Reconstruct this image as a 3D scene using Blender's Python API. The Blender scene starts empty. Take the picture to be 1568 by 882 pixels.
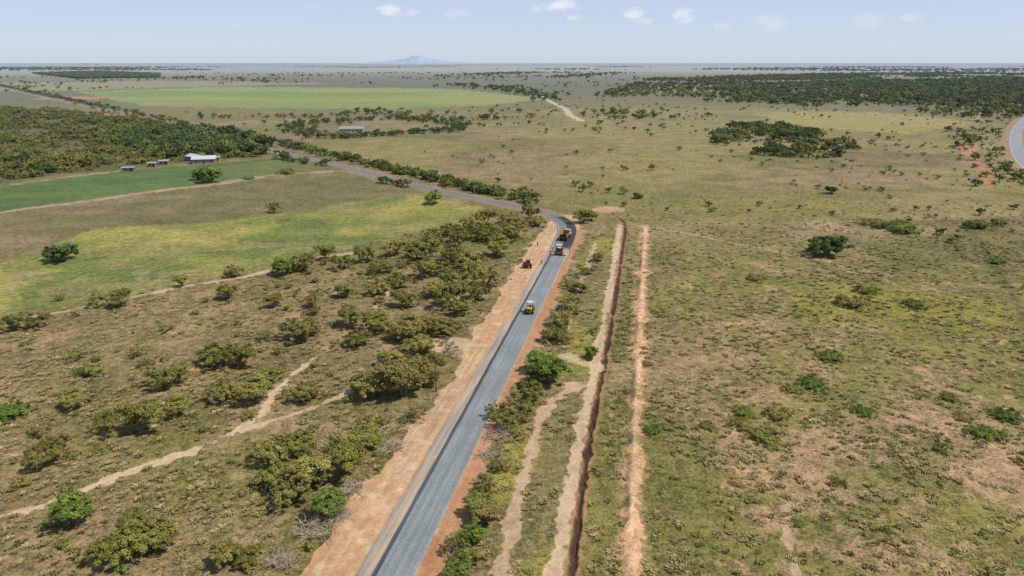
import bpy, bmesh, math, random
import numpy as np
from mathutils import Vector, Matrix
random.seed(7); rng=np.random.default_rng(7)
scene=bpy.context.scene
scene.view_settings.view_transform='Standard'
scene.view_settings.look='None'
scene.view_settings.exposure=0
COL=scene.collection

# ---------------------------------------------------------------- image pixels projected to the ground plane
H=60.0; F=1045.0; PITCH=math.radians(18.32)
def G(u,v):
    """inverse camera projection: image pixel -> ground metres right / ahead of the camera"""
    a=(u-784)/F; b=(441-v)/F
    t=H/(math.sin(PITCH)-b*math.cos(PITCH))
    return (a*t,(math.cos(PITCH)+b*math.sin(PITCH))*t)
def W(lst): return np.array([G(u,v) for u,v in lst])
def mpp(v): return H/((v-95)*math.cos(PITCH))
def catmull(P,step=2.0):
    P=np.asarray(P,float); out=[]
    Q=np.vstack([2*P[0]-P[1],P,2*P[-1]-P[-2]])
    for i in range(1,len(Q)-2):
        p0,p1,p2,p3=Q[i-1],Q[i],Q[i+1],Q[i+2]
        n=max(2,int(np.linalg.norm(p2-p1)/step))
        for k in range(n):
            t=k/n
            out.append(0.5*((2*p1)+(-p0+p2)*t+(2*p0-5*p1+4*p2-p3)*t*t+(-p0+3*p1-3*p2+p3)*t**3))
    out.append(P[-1]); return np.array(out)

# ---------------------------------------------------------------- noise
def vnoise(x,y,seed):
    xi=np.floor(x).astype(np.int64); yi=np.floor(y).astype(np.int64)
    fx=x-xi; fy=y-yi
    fx=fx*fx*(3-2*fx); fy=fy*fy*(3-2*fy)
    def h(a,b):
        n=(a*374761393+b*668265263+seed*974634777)&0xffffffff
        n=((n^(n>>13))*1274126177)&0xffffffff
        n=n^(n>>16)
        return (n&0xffff)/65535.0
    return (h(xi,yi)*(1-fx)+h(xi+1,yi)*fx)*(1-fy)+(h(xi,yi+1)*(1-fx)+h(xi+1,yi+1)*fx)*fy
def fbm(x,y,size,octv=3,seed=1):
    s=0;a=1;t=0;f=1.0/size
    for o in range(octv):
        s=s+a*vnoise(x*f+o*17.3,y*f-o*9.1,seed+o); t+=a; a*=0.5; f*=2.03
    return s/t
def sst(a,b,x):
    t=np.clip((x-a)/(b-a),0,1); return t*t*(3-2*t)

def polydist(X,Y,P,margin):
    D=np.full(X.shape,1e9)
    lo=P.min(0)-margin; hi=P.max(0)+margin
    idx=np.nonzero((X>lo[0])&(X<hi[0])&(Y>lo[1])&(Y<hi[1]))[0]
    if len(idx)==0: return D
    x=X[idx]; y=Y[idx]; d=np.full(x.shape,1e9)
    for i in range(len(P)-1):
        a=P[i]; b=P[i+1]
        mn=np.minimum(a,b)-margin; mx=np.maximum(a,b)+margin
        k=np.nonzero((x>mn[0])&(x<mx[0])&(y>mn[1])&(y<mx[1]))[0]
        if len(k)==0: continue
        ab=b-a; L=ab@ab+1e-9
        t=np.clip(((x[k]-a[0])*ab[0]+(y[k]-a[1])*ab[1])/L,0,1)
        dd=np.hypot(x[k]-a[0]-t*ab[0],y[k]-a[1]-t*ab[1])
        d[k]=np.minimum(d[k],dd)
    D[idx]=d; return D
def inpoly(X,Y,P):
    c=np.zeros(X.shape,bool)
    lo=P.min(0); hi=P.max(0)
    idx=np.nonzero((X>=lo[0])&(X<=hi[0])&(Y>=lo[1])&(Y<=hi[1]))[0]
    x=X[idx]; y=Y[idx]; cc=np.zeros(x.shape,bool)
    n=len(P)
    for i in range(n):
        x1,y1=P[i]; x2,y2=P[(i+1)%n]
        if y1==y2: continue
        k=((y1>y)!=(y2>y))&(x<(x2-x1)*(y-y1)/(y2-y1)+x1)
        cc^=k
    c[idx]=cc; return c

GAIN=1.25
def srgb(r,g,b,k=None):
    c=np.array([r,g,b])/255.0
    c=np.where(c<=0.04045,c/12.92,((c+0.055)/1.055)**2.4)
    return c/(GAIN if k is None else k)

# ---------------------------------------------------------------- materials
def haze_group():  # distance haze mixed into the base colour, no scattering in the air
    g=bpy.data.node_groups.new('painted_haze','ShaderNodeTree')
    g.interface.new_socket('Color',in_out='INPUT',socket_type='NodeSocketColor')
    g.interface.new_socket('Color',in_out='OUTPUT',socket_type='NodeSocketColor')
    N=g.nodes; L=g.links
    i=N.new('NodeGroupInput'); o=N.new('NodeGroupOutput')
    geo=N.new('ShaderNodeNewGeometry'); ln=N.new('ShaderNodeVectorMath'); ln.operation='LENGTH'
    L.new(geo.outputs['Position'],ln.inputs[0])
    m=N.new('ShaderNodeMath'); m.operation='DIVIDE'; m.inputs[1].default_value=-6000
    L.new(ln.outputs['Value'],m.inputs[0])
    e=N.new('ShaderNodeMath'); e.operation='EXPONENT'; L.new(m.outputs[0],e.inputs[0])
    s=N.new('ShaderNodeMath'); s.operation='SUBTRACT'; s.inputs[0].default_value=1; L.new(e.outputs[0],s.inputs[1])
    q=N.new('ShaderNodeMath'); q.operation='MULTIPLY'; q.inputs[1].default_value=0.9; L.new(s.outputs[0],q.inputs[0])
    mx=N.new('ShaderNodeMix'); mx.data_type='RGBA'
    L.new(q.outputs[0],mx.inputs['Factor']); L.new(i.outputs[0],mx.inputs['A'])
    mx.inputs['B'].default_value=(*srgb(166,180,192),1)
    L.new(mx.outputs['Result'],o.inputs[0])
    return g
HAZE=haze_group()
class MB:
    def __init__(s,name):
        s.m=bpy.data.materials.new(name); s.m.use_nodes=True
        s.N=s.m.node_tree.nodes; s.L=s.m.node_tree.links
        s.b=s.N['Principled BSDF']; s.b.inputs['Specular IOR Level'].default_value=0.2
        s.b.inputs['Roughness'].default_value=0.85
    def n(s,t,**k):
        x=s.N.new(t)
        for a,b in k.items(): setattr(x,a,b)
        return x
    def noise(s,scale,detail=3,coord='pos',rough=0.55):
        x=s.n('ShaderNodeTexNoise'); x.inputs['Scale'].default_value=scale; x.inputs['Detail'].default_value=detail
        x.inputs['Roughness'].default_value=rough
        if coord=='pos':
            if not hasattr(s,'geo'): s.geo=s.n('ShaderNodeNewGeometry')
            s.L.new(s.geo.outputs['Position'],x.inputs['Vector'])
        elif coord=='obj':
            t=s.n('ShaderNodeTexCoord'); s.L.new(t.outputs['Object'],x.inputs['Vector'])
        else: s.L.new(coord,x.inputs['Vector'])
        return x.outputs['Fac']
    def mr(s,v,a,b,c,d):
        x=s.n('ShaderNodeMapRange'); s.L.new(v,x.inputs[0])
        for i,k in enumerate((a,b,c,d)): x.inputs[i+1].default_value=k
        return x.outputs[0]
    def math(s,op,a,b=None):
        x=s.n('ShaderNodeMath',operation=op)
        for i,k in enumerate((a,b)):
            if k is None: continue
            if isinstance(k,(int,float)): x.inputs[i].default_value=k
            else: s.L.new(k,x.inputs[i])
        return x.outputs[0]
    def mix(s,f,a,b,mode='MIX'):
        x=s.n('ShaderNodeMix',data_type='RGBA',blend_type=mode)
        for k,nm in ((f,'Factor'),(a,'A'),(b,'B')):
            if isinstance(k,(int,float)): x.inputs[nm].default_value=k
            elif isinstance(k,(tuple,list,np.ndarray)): x.inputs[nm].default_value=(*list(k)[:3],1)
            else: s.L.new(k,x.inputs[nm])
        return x.outputs['Result']
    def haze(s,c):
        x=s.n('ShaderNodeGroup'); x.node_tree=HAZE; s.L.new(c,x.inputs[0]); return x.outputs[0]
    def out(s,c): s.L.new(c,s.b.inputs['Base Color'])
    def bump(s,h,st,dist):
        x=s.n('ShaderNodeBump'); x.inputs['Strength'].default_value=st; x.inputs['Distance'].default_value=dist
        s.L.new(h,x.inputs['Height']); s.L.new(x.outputs[0],s.b.inputs['Normal'])
def simple(name,rgb,var=0.15,rough=0.7,metal=0,scale=2.0):
    m=MB(name); c=srgb(*rgb)
    f=m.mr(m.noise(scale,4,'obj'),0.3,0.7,0,1)
    m.out(m.mix(f,c*(1-var),c*(1+var))); m.b.inputs['Roughness'].default_value=rough; m.b.inputs['Metallic'].default_value=metal
    return m.m

def ground_mat():
    m=MB('ground_savanna')
    at=m.n('ShaderNodeAttribute',attribute_name='Col')
    c=at.outputs['Color']; mot=at.outputs['Alpha']
    n1=m.mr(m.noise(0.55,5,rough=0.65),0.36,0.64,-1,1)
    n2=m.mr(m.noise(2.2,4,rough=0.7),0.35,0.65,-1,1)
    n3=m.mr(m.noise(0.07,5,rough=0.6),0.36,0.64,-1,1)
    s=m.math('ADD',m.math('MULTIPLY',n1,0.75),m.math('MULTIPLY',n2,0.7))
    s=m.math('ADD',s,m.math('MULTIPLY',n3,0.42))
    k=m.math('MULTIPLY',s,mot)
    k=m.math('ADD',m.math('MULTIPLY',k,0.5),0.5)
    dark=m.mix(1.0,c,(0.45,0.52,0.42),'MULTIPLY')
    light=m.mix(1.0,c,(1.55,1.42,1.42),'MULTIPLY')
    kk=m.n('ShaderNodeClamp'); m.L.new(k,kk.inputs[0])
    a=m.mix(kk.outputs[0],dark,light)
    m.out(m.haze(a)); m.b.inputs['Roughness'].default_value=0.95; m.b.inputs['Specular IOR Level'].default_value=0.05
    m.bump(n2,0.3,0.12)
    return m.m

# ---------------------------------------------------------------- plan geometry, points given in image pixels
A0=np.array(G(605,882)); A1=np.array(G(812,475)); RD=(A1-A0)/np.linalg.norm(A1-A0); RN=np.array([RD[1],-RD[0]]) # right normal
back=A0-RD*260
lane_pts=[back,A0,A1,np.array(G(846,409)),np.array(G(856,388))]
rc=[p-RN*1.35 for p in (back,A0,A1)]+[np.array(G(*p)) for p in
   [(841,408),(856,384),(866,362),(868,349),(860,338),(840,328),(810,320.5),(770,312),(700,298),(640,285),(590,272),(530,256),(480,245),(425,233),(350,213),(260,190),(200,177),(100,156),(0,136),(-120,121)]]
ROAD=catmull(rc,2.0)
sideroad=catmull(W([(1660,310),(1600,274),(1570,250),(1557,228),(1555,206),(1564,190),(1590,177),(1700,162)]),4)
dirt_poly=W([(250,1250),(400,940),(455,882),(505,806),(562,742),(640,645),(690,580),(722,516),(762,456),(792,408),(815,372),(832,350),(842,338),(851,330),(870,329),(885,336),(891,350),(887,372),(868,420),(842,475),(808,545),(772,620),(742,700),(706,800),(682,882),(650,960),(560,1250)])
TRK=lambda l:catmull(W(l),3)
trench=TRK([(840,1100),(860,960),(874,882),(887,780),(903,670),(918,590),(932,515),(944,440),(953,380),(957,345),(948,334),(925,322),(890,312),(850,304)])
trackA=TRK([(800,1000),(846,882),(872,760),(890,660),(906,590),(920,515),(934,440),(944,380),(949,345)])
ridgeB=TRK([(962,1050),(965,882),(970,735),(974,625),(978,540),(981,465),(985,400),(988,347)])
trackR=TRK([(765,890),(780,830),(792,765),(806,715),(822,660),(842,615),(885,592)])
soilbr=TRK([(868,545),(890,555),(912,560)])
trackR2=TRK([(868,502),(880,458),(902,402),(912,372)])
pathE=TRK([(988,347),(1050,357),(1120,372),(1200,387),(1268,400)])
pathW=TRK([(-120,830),(0,790),(80,770),(180,727),(260,700),(330,675),(375,652),(400,630),(430,590),(482,548)])
pathW2=TRK([(375,655),(430,641),(490,620),(535,598)])
pathM=TRK([(-150,530),(0,495),(100,477),(160,463),(230,450),(300,436),(375,424),(470,398),(560,384)])
pathS=TRK([(576,470),(588,455),(600,440)])
farmtrack=TRK([(-150,350),(0,325),(150,306),(250,291),(330,283),(420,268),(505,262)])
farmtrack2=TRK([(-100,296),(0,285),(130,268),(190,262)])
fartrack=TRK([(820,140),(842,155),(864,166),(872,175),(890,185)])
redline=TRK([(255,188),(330,190),(420,184),(560,186)])
redR=TRK([(1470,218),(1476,230),(1502,255),(1510,282)])
redR2=TRK([(1495,218),(1484,236)])
redR3=TRK([(1490,182),(1540,168),(1600,160)])
darkR=TRK([(1490,355),(1510,385),(1545,440),(1580,520)])
seR=TRK([(1210,770),(1200,800),(1222,882)])
CROP=[(-200,450),(0,400),(150,352),(330,343),(480,318),(620,296),(735,318),(712,342),(600,362),(505,386),(385,416),(240,442),(120,469),(0,488),(-200,530)]
FALLOW=[(-200,350),(0,325),(150,306),(330,284),(505,262),(560,272),(625,293),(480,322),(330,345),(160,353),(0,402),(-200,450)]

# ---------------------------------------------------------------- ground mesh
def build_ground():
    nd=1250
    dense=np.radians(np.linspace(-44.5,44.5,nd)); coarse=np.radians(np.linspace(44.5,315.5,46)[1:-1])
    th=np.concatenate([dense,coarse]); nt=len(th)
    w=np.concatenate([np.arange(1005,8,-1.15),np.geomspace(8,1.35,34)])
    r=np.concatenate([np.linspace(1.0,64,26),60*1101/w]); nr=len(r)
    R,T=np.meshgrid(r,th,indexing='ij')
    X=(R*np.sin(T)).ravel(); Y=(R*np.cos(T)).ravel(); Rf=R.ravel()
    n=len(X); Z=np.zeros(n)
    fA=fbm(X,Y,60,4,11); fB=fbm(X,Y,18,3,21); fC=fbm(X,Y,4,3,31); fE=fbm(X,Y,1.3,2,51)
    fF=fbm(X/3.0,Y,900,4,61)
    olive=srgb(132,124,81); tan=srgb(156,139,104); green=srgb(130,131,71); soil=srgb(192,160,132)
    C=np.empty((n,3)); M=np.full(n,1.0)
    g=sst(0.42,0.62,fA*0.6+fB*0.4)[:,None]; C[:]=olive*(1-g)+tan*g
    g=sst(0.5,0.68,fbm(X,Y,45,4,71))[:,None]*0.55; C=C*(1-g)+green*g
    def paint(m,c,mot=None,s=1.0):
        nonlocal C,M
        m=np.clip(m,0,1)*s
        C=C*(1-m[:,None])+np.asarray(c)*m[:,None]
        if mot is not None: M[:]=M*(1-m)+mot*m
    wob=lambda amp,size,seed: ((fbm(X,Y,size,3,seed)-0.5)*2*amp,(fbm(X,Y,size,3,seed+7)-0.5)*2*amp)
    dx,dy=wob(6,20,81)
    def field(lst,c,mot=None,s=1.0,wb=1.0):
        P=W(lst); m=inpoly(X+dx*wb,Y+dy*wb,P).astype(float); paint(m,c,mot,s); return m
    far=sst(500,1500,Rf)
    paint(far*sst(0.45,0.56,fF),srgb(170,158,112),0.5,0.8)
    paint(far*sst(0.52,0.59,fbm(X/4,Y,1500,4,161)),srgb(104,110,72),0.6,0.8)
    paint(sst(3000,5500,Rf)*sst(0.38,0.46,fbm(X/3,Y,5000,3,171)),srgb(190,176,140),0.3,0.8)
    paint(sst(3500,6000,Rf)*sst(0.52,0.56,fbm(X/4,Y,4500,3,181)),srgb(80,96,72),0.3,0.9)
    # mid plain beyond the road, yellow-green pasture
    m=inpoly(X+dx,Y+dy,W([(430,222),(820,316),(960,335),(1240,345),(1568,330),(1568,195),(1400,175),(1150,165),(900,160),(700,185),(560,205)])).astype(float)
    paint(m*sst(0.35,0.6,fbm(X,Y,90,3,91)),srgb(158,150,95),0.85,0.75)
    paint(m*sst(0.5,0.65,fbm(X,Y,140,3,95)),srgb(140,136,80),0.85,0.65)
    paint(m*sst(0.55,0.66,fbm(X/2,Y,50,3,97)),srgb(166,148,112),0.85,0.5)
    wf=[(-200,175),(0,168),(100,172),(210,184),(300,194),(400,213),(424,232),(400,241),(340,247),(250,251),(180,262),(90,268),(0,283),(-200,300)]
    field(wf,srgb(108,108,66),0.8,0.9)
    field(FALLOW,srgb(136,127,91),0.95,0.9)
    m=inpoly(X+dx,Y+dy,W(FALLOW)).astype(float); paint(m*sst(.5,.62,fbm(X/4,Y,26,4,107)),srgb(152,134,104),.95,.7); paint(m*sst(.53,.62,fbm(X/3,Y,34,4,109)),srgb(116,118,72),.95,.6)
    m=field(CROP,srgb(142,148,80),0.95,0.97)
    paint(m*sst(0.45,0.6,fbm(X/2,Y,30,4,101)),srgb(172,168,94),0.9,0.8)
    paint(m*sst(0.54,0.66,fbm(X,Y,28,3,111)),srgb(112,130,70),0.9,0.75)
    paint(m*sst(0.56,0.66,fbm(X/2,Y,12,3,113)),srgb(162,152,104),0.9,0.65)
    field([(-200,312),(0,288),(130,269),(220,259),(330,251),(425,243),(470,255),(415,266),(300,283),(150,303),(0,322),(-200,345)],srgb(90,118,62),0.5,0.95,0.2)
    m=inpoly(X,Y,W([(-200,312),(0,288),(130,269),(300,254),(300,283),(150,303),(0,322),(-200,345)])).astype(float)
    paint(m*sst(.46,.6,fbm(X/3,Y,14,3,117)),srgb(108,132,72),.5,.8)
    field([(330,256),(430,244),(485,252),(440,263),(350,276)],srgb(118,130,78),0.5,0.9,0.3)
    P=W([(120,141),(330,133),(520,134),(700,136),(835,152),(750,161),(610,166),(400,166),(215,162)])
    m=inpoly(X+dx*3,Y+dy*3,P).astype(float); paint(m,srgb(148,162,86),0.3,0.95)
    paint(m*sst(0.5,0.6,fbm(X/3,Y,120,3,121)),srgb(124,156,68),0.3,0.8)
    paint(m*sst(0.52,0.62,fbm(X/5,Y,60,3,127)),srgb(170,170,102),0.3,0.7)
    field([(0,126),(300,124),(520,128),(330,132),(120,139),(0,140)],srgb(166,158,108),0.4,0.8,3)
    field([(940,133),(1100,130),(1190,136),(1080,141),(960,140)],srgb(172,170,106),0.4,0.8,3)
    field([(1150,172),(1330,172),(1500,188),(1380,205),(1200,190)],srgb(178,168,102),0.5,0.7,3)
    # right field details
    right=sst(8,20,X-(Y*0.16))*sst(260,180,Y)
    paint(right*sst(0.46,0.62,fbm(X,Y,34,4,131)),srgb(134,133,73),1.0,0.75)
    paint(right*sst(0.50,0.62,fbm(X,Y,9,3,141)*0.6+fA*0.4)*sst(180,75,Y),soil,0.95,0.7)
    paint(right*sst(0.59,0.69,fbm(X,Y,3.5,3,151)),soil,0.9,0.55)
    for (u,v,ru,rv,c,s) in [(1400,470,260,40,(148,145,70),.75),(1290,610,120,35,(122,132,64),.55),(1180,430,90,14,(126,133,68),.55),(1195,715,85,60,(186,156,128),.6),(1262,345,35,10,(188,164,136),.7),(1400,352,60,10,(184,158,130),.5),(1400,385,140,26,(112,116,68),.65),(1380,850,160,40,(182,152,124),.55)]:
        x0,y0=G(u,v); sx=ru*mpp(v); x1,y1=G(u,v-rv); sy=abs(y1-y0)
        d=np.hypot((X-x0)/sx,(Y-y0)/sy)+(fB-0.5)*1.3+(fC-.5)*0.6
        paint(sst(1.0,0.55,d),srgb(*c),None,s)
    left=sst(0,8,-(X-Y*0.19+10))*sst(250,190,Y)
    paint(left*(1-inpoly(X,Y,W(CROP)))*sst(.3,.6,fbm(X,Y,26,3,187)),srgb(144,128,94),1.0,0.65)
    paint(left*sst(0.61,0.71,fbm(X,Y,7,3,191)),srgb(184,158,132),0.8,0.5)
    strip=inpoly(X+dx*.1,Y+dy*.1,W([(700,882),(745,740),(800,600),(850,480),(890,380),(955,340),(940,430),(912,600),(872,882),(850,960),(680,960)])).astype(float)
    paint(strip,srgb(140,130,92),0.95,0.8); paint(strip*sst(0.44,0.58,fbm(X,Y,10,3,201)),srgb(156,150,80),0.95,0.85)
    Z+= (fB-0.5)*0.5+(fC-0.5)*0.25+(fE-0.5)*0.12
    flat=np.ones(n)
    dR=polydist(X,Y,ROAD,40); dS=polydist(X,Y,sideroad,40)
    far_r=sst(200,280,Y)
    paint(sst(6.0,4.2,dR+(fB-.5)*3+(fC-.5)*3)*far_r,srgb(184,144,112),0.4,0.7)
    paint(sst(11,8,dS+(fB-.5)*4),srgb(182,150,118),0.4,0.8)
    flat*=sst(4.5,10,dR)*sst(7,14,dS)
    C*=np.array([.945,.912,.83])   # sun-dried cast of the whole savanna
    # dirt corridor
    m=inpoly(X+dx*.12+(fC-.5)*3.0,Y+dy*.12+(fE-.5)*1.2,dirt_poly).astype(float)
    lat=(X-A0[0])*RN[0]+(Y-A0[1])*RN[1]; alo=(X-A0[0])*RD[0]+(Y-A0[1])*RD[1]
    st=fbm(lat*1.0,alo*0.035,0.55,3,211); st2=fbm(lat,alo*0.05,2.2,3,221); st3=fbm(X,Y,1.6,4,231)
    dc=srgb(222,184,146)[None,:]*(1-sst(.4,.62,st)[:,None]*0.2)
    g=sst(.45,.62,st2)[:,None]*0.65; dc=dc*(1-g)+srgb(212,164,122)*g
    g=sst(.55,.7,st3)[:,None]*0.5; dc=dc*(1-g)+srgb(234,208,176)*g
    for o in (-4.6,-6.3,-7.6,-9.2):   # wheel tracks of the haul lane
        g=(sst(.35,.15,np.abs(lat-o+(fbm(alo,alo*0,30,2,241)-.5)*1.2))*sst(.35,.5,fB))[:,None]*.35; dc=dc*(1-g)+srgb(190,150,116)*g
    rr=(sst(2.0,3.0,lat)*sst(300,240,Y))[:,None]; dc=dc*(1-rr*.8)+srgb(198,142,104)*rr*.8
    paint(m,dc,0.25,0.95)
    flat*=1-m*0.85
    e=inpoly(X+dx*.35+(fC-.5)*9.0,Y+dy*.2+(fE-.5)*5,dirt_poly).astype(float)*(1-m)
    paint(e,srgb(196,160,126),0.5,0.7)
    def track(P,w,c,s=0.9,mot=0.25,jit=0.6,gap=0.0):
        d=polydist(X,Y,P,w*3+3)
        dd=d+(fC-.5)*w*jit*2+(fE-.5)*w*jit*1.2
        m=sst(w*0.62,w*0.38,dd)
        if gap>0: m=m*sst(gap-.06,gap+.06,fB)
        paint(m,c,mot,s); return d,m
    pale=srgb(220,192,160); orange=srgb(218,174,134)
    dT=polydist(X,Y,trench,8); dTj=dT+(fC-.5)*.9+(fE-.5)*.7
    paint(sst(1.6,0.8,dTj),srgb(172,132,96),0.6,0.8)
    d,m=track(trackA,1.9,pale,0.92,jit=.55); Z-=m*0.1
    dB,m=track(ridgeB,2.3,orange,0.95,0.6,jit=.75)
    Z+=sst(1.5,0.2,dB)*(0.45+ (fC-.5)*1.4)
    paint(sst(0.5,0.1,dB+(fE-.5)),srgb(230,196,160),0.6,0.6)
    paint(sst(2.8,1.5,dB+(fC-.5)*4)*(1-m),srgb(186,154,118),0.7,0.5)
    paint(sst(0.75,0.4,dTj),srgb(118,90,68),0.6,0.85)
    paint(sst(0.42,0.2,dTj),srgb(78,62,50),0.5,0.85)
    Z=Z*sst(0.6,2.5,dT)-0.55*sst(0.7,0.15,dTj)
    track(trackR,1.7,srgb(210,180,150),0.85,jit=.9,gap=.33); track(soilbr,3.0,pale,0.8); track(trackR2,1.5,pale,0.7)
    track(pathE,1.5,srgb(200,172,138),0.75,gap=.25); 
    d,m=track(pathW,1.35,srgb(220,194,160),0.92,jit=.9,gap=.14); Z-=m*.1
    track(pathW2,1.1,srgb(214,188,154),0.85,jit=.9,gap=.18); track(pathM,1.9,srgb(210,188,158),0.85,gap=.2); track(pathS,1.3,pale,.8)
    track(farmtrack,4.2,srgb(192,168,132),0.85); track(farmtrack2,2.6,srgb(188,164,128),0.7)
    track(fartrack,8,srgb(216,200,172),0.9,jit=.3); track(redline,9,srgb(186,144,110),0.7,gap=.35)
    track(redR,6,srgb(194,138,100),.85); track(redR2,5,srgb(200,144,108),.8); track(redR3,16,srgb(200,164,130),.8)
    track(darkR,2.0,srgb(100,92,64),0.6); track(seR,1.2,srgb(204,174,144),0.8)
    for (u,v,ru,rv,c) in [(690,527,34,10,(218,188,156)),(936,320,26,5,(204,168,134)),(880,590,30,7,(212,182,152)),(655,838,20,22,(184,132,98)),(115,150,60,3,(190,140,104)),(175,175,50,2.5,(188,140,104))]:
        x0,y0=G(u,v); sx=ru*mpp(v); y1=G(u,v-rv)[1]; sy=abs(y1-y0)
        d=np.hypot((X-x0)/sx,(Y-y0)/sy)+(fB-0.5)*1.0+(fC-.5)*0.7
        paint(sst(1.0,0.7,d),srgb(*c),0.3,.85)
    Z=Z*np.where(dT<2.5,1,flat)
    Z[dR<4.6]=-0.02
    Z[dS<6]=-0.02
    Z*=sst(3000,800,Rf)
    C*= (0.87+0.26*fE)[:,None]
    C=np.clip(C,0.005,1)
    V=np.stack([X,Y,Z],1)
    V=np.vstack([V,[0,0,0]])
    Cc=np.vstack([np.column_stack([C,M]),[*olive,1]])
    i=np.arange(nr-1)[:,None]; j=np.arange(nt)[None,:]; j2=(j+1)%nt
    a=(i*nt+j).ravel(); b=(i*nt+j2).ravel(); c=((i+1)*nt+j2).ravel(); d=((i+1)*nt+j).ravel()
    quads=np.stack([a,d,c,b],1)
    jj=np.arange(nt); tri=np.stack([jj,(jj+1)%nt,np.full(nt,n)],1)
    loops=np.concatenate([quads.ravel(),tri.ravel()]).astype(np.int32)
    starts=np.concatenate([np.arange(len(quads))*4,len(quads)*4+np.arange(nt)*3]).astype(np.int32)
    me=bpy.data.meshes.new('ground'); me.vertices.add(len(V)); me.vertices.foreach_set('co',V.astype(np.float32).ravel())
    me.loops.add(len(loops)); me.loops.foreach_set('vertex_index',loops)
    me.polygons.add(len(starts)); me.polygons.foreach_set('loop_start',starts)
    me.update(calc_edges=True)
    ca=me.attributes.new('Col','FLOAT_COLOR','POINT'); ca.data.foreach_set('color',Cc.astype(np.float32).ravel())
    me.polygons.foreach_set('use_smooth',np.ones(len(starts),bool))
    me.materials.append(ground_mat())
    ob=bpy.data.objects.new('ground',me); COL.objects.link(ob)
    if me.polygons[1000].normal.z<0: me.flip_normals()
    return ob
build_ground()

# ---------------------------------------------------------------- road strips
def strip(name,P,offs,zs,mat,jit=0.0):
    """extruded road section: offs = lateral offsets (right +), zs heights"""
    P=np.asarray(P); T=np.gradient(P,axis=0); T/=np.linalg.norm(T,axis=1)[:,None]
    Nn=np.stack([T[:,1],-T[:,0]],1); s=np.concatenate([[0],np.cumsum(np.linalg.norm(np.diff(P,axis=0),axis=1))])
    k=len(offs); V=[];UV=[]
    for i in range(len(P)):
        for q in range(k):
            o=offs[q]
            if q in (0,k-1) and jit: o+=(random.random()-.5)*jit
            V.append((P[i,0]+Nn[i,0]*o,P[i,1]+Nn[i,1]*o,zs[q])); UV.append((offs[q],s[i]))
    Fc=[]
    for i in range(len(P)-1):
        for q in range(k-1):
            a=i*k+q; Fc.append((a,a+1,a+k+1,a+k))
    me=bpy.data.meshes.new(name); me.from_pydata(V,[],Fc)
    uv=me.uv_layers.new(name='UVMap'); li=np.zeros(len(me.loops),int); me.loops.foreach_get('vertex_index',li)
    uv.data.foreach_set('uv',np.array(UV)[li].astype(np.float32).ravel())
    me.materials.append(mat); ob=bpy.data.objects.new(name,me); COL.objects.link(ob); return ob
def road_mat(name,c1,c2,grain=0.2,dust=None,dthr=.5):
    m=MB(name); uv=m.n('ShaderNodeUVMap'); mp=m.n('ShaderNodeMapping'); m.L.new(uv.outputs[0],mp.inputs[0]); mp.inputs['Scale'].default_value=(1.6,0.03,1)
    f=m.mr(m.noise(1.0,4,mp.outputs[0]),0.35,0.65,0,1)
    c=m.mix(f,srgb(*c1),srgb(*c2))
    g=m.mr(m.noise(3.5,5,rough=.75),0.3,0.7,1-grain,1+grain)
    g2=m.mr(m.noise(.12,4,rough=.6),0.35,0.65,.9,1.1); g=m.math('MULTIPLY',g,g2)
    cc=m.n('ShaderNodeCombineXYZ'); 
    for i in range(3): m.L.new(g,cc.inputs[i])
    c=m.mix(1.0,c,cc.outputs[0],'MULTIPLY')
    if dust:
        mp2=m.n('ShaderNodeMapping'); m.L.new(uv.outputs[0],mp2.inputs[0]); mp2.inputs['Scale'].default_value=(.8,0.05,1)
        d=m.mr(m.noise(1.0,6,mp2.outputs[0],rough=.7),dthr,dthr+.16,0,0.85); c=m.mix(d,c,srgb(*dust))
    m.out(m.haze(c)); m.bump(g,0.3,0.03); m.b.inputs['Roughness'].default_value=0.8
    return m.m
m_old=road_mat('asphalt_old',(124,119,116),(138,132,127),dust=(180,154,132),dthr=.54)
m_lower=road_mat('asphalt_milled',(146,138,130),(176,162,146),grain=.25,dust=(210,180,150),dthr=.42)
m_edge_shadow=road_mat('painted_edge_shadow',(70,72,78),(92,95,100),grain=.2)  # dark tone stands in for the shadow of the new layer's edge
m_new=road_mat('asphalt_new_layer',(132,138,139),(154,158,157),grain=.3)
m_fresh=road_mat('asphalt_fresh',(58,58,62),(74,74,76))
cut=np.argmin(np.hypot(*(ROAD-np.array(G(858,380))).T))
strip('existing_road',ROAD[cut-1:],[-3.7,-3.5,3.5,3.7],[-0.03,0.05,0.05,-0.03],m_old)
strip('milled_road_lane',ROAD[:cut],[-3.6,-3.3,3.6],[-0.04,0.03,0.03],m_lower,0.3)
LN=catmull(lane_pts,2.0)
strip('layer_shadow_strip',LN,[-2.9,-2.1],[0.036,0.036],m_edge_shadow,0.12)  # painted shadow line beside the raised layer
strip('new_asphalt_layer',LN,[-2.36,-2.22,2.22,2.4],[0.0,0.11,0.11,-0.04],m_new,0.08)
fr=ROAD[cut:cut+24]; strip('fresh_asphalt_lane',fr,[0.1,3.4],[0.056,0.056],m_fresh,0.1)
m_line=simple('road_paint',(206,204,196),.12)
strip('road_edge_line',ROAD[cut+26:cut+260],[3.05,3.2],[0.062,0.062],m_line)
strip('road_edge_line',ROAD[cut:cut+260],[-3.2,-3.05],[0.062,0.062],m_line)
strip('highway_road',sideroad,[-4.4,-4.2,4.2,4.4],[-0.03,0.05,0.05,-0.03],road_mat('highway_asphalt',(154,152,156),(166,164,166)))
strip('highway_edge_line',sideroad,[-3.7,-3.45],[0.056,0.056],m_line)

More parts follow.
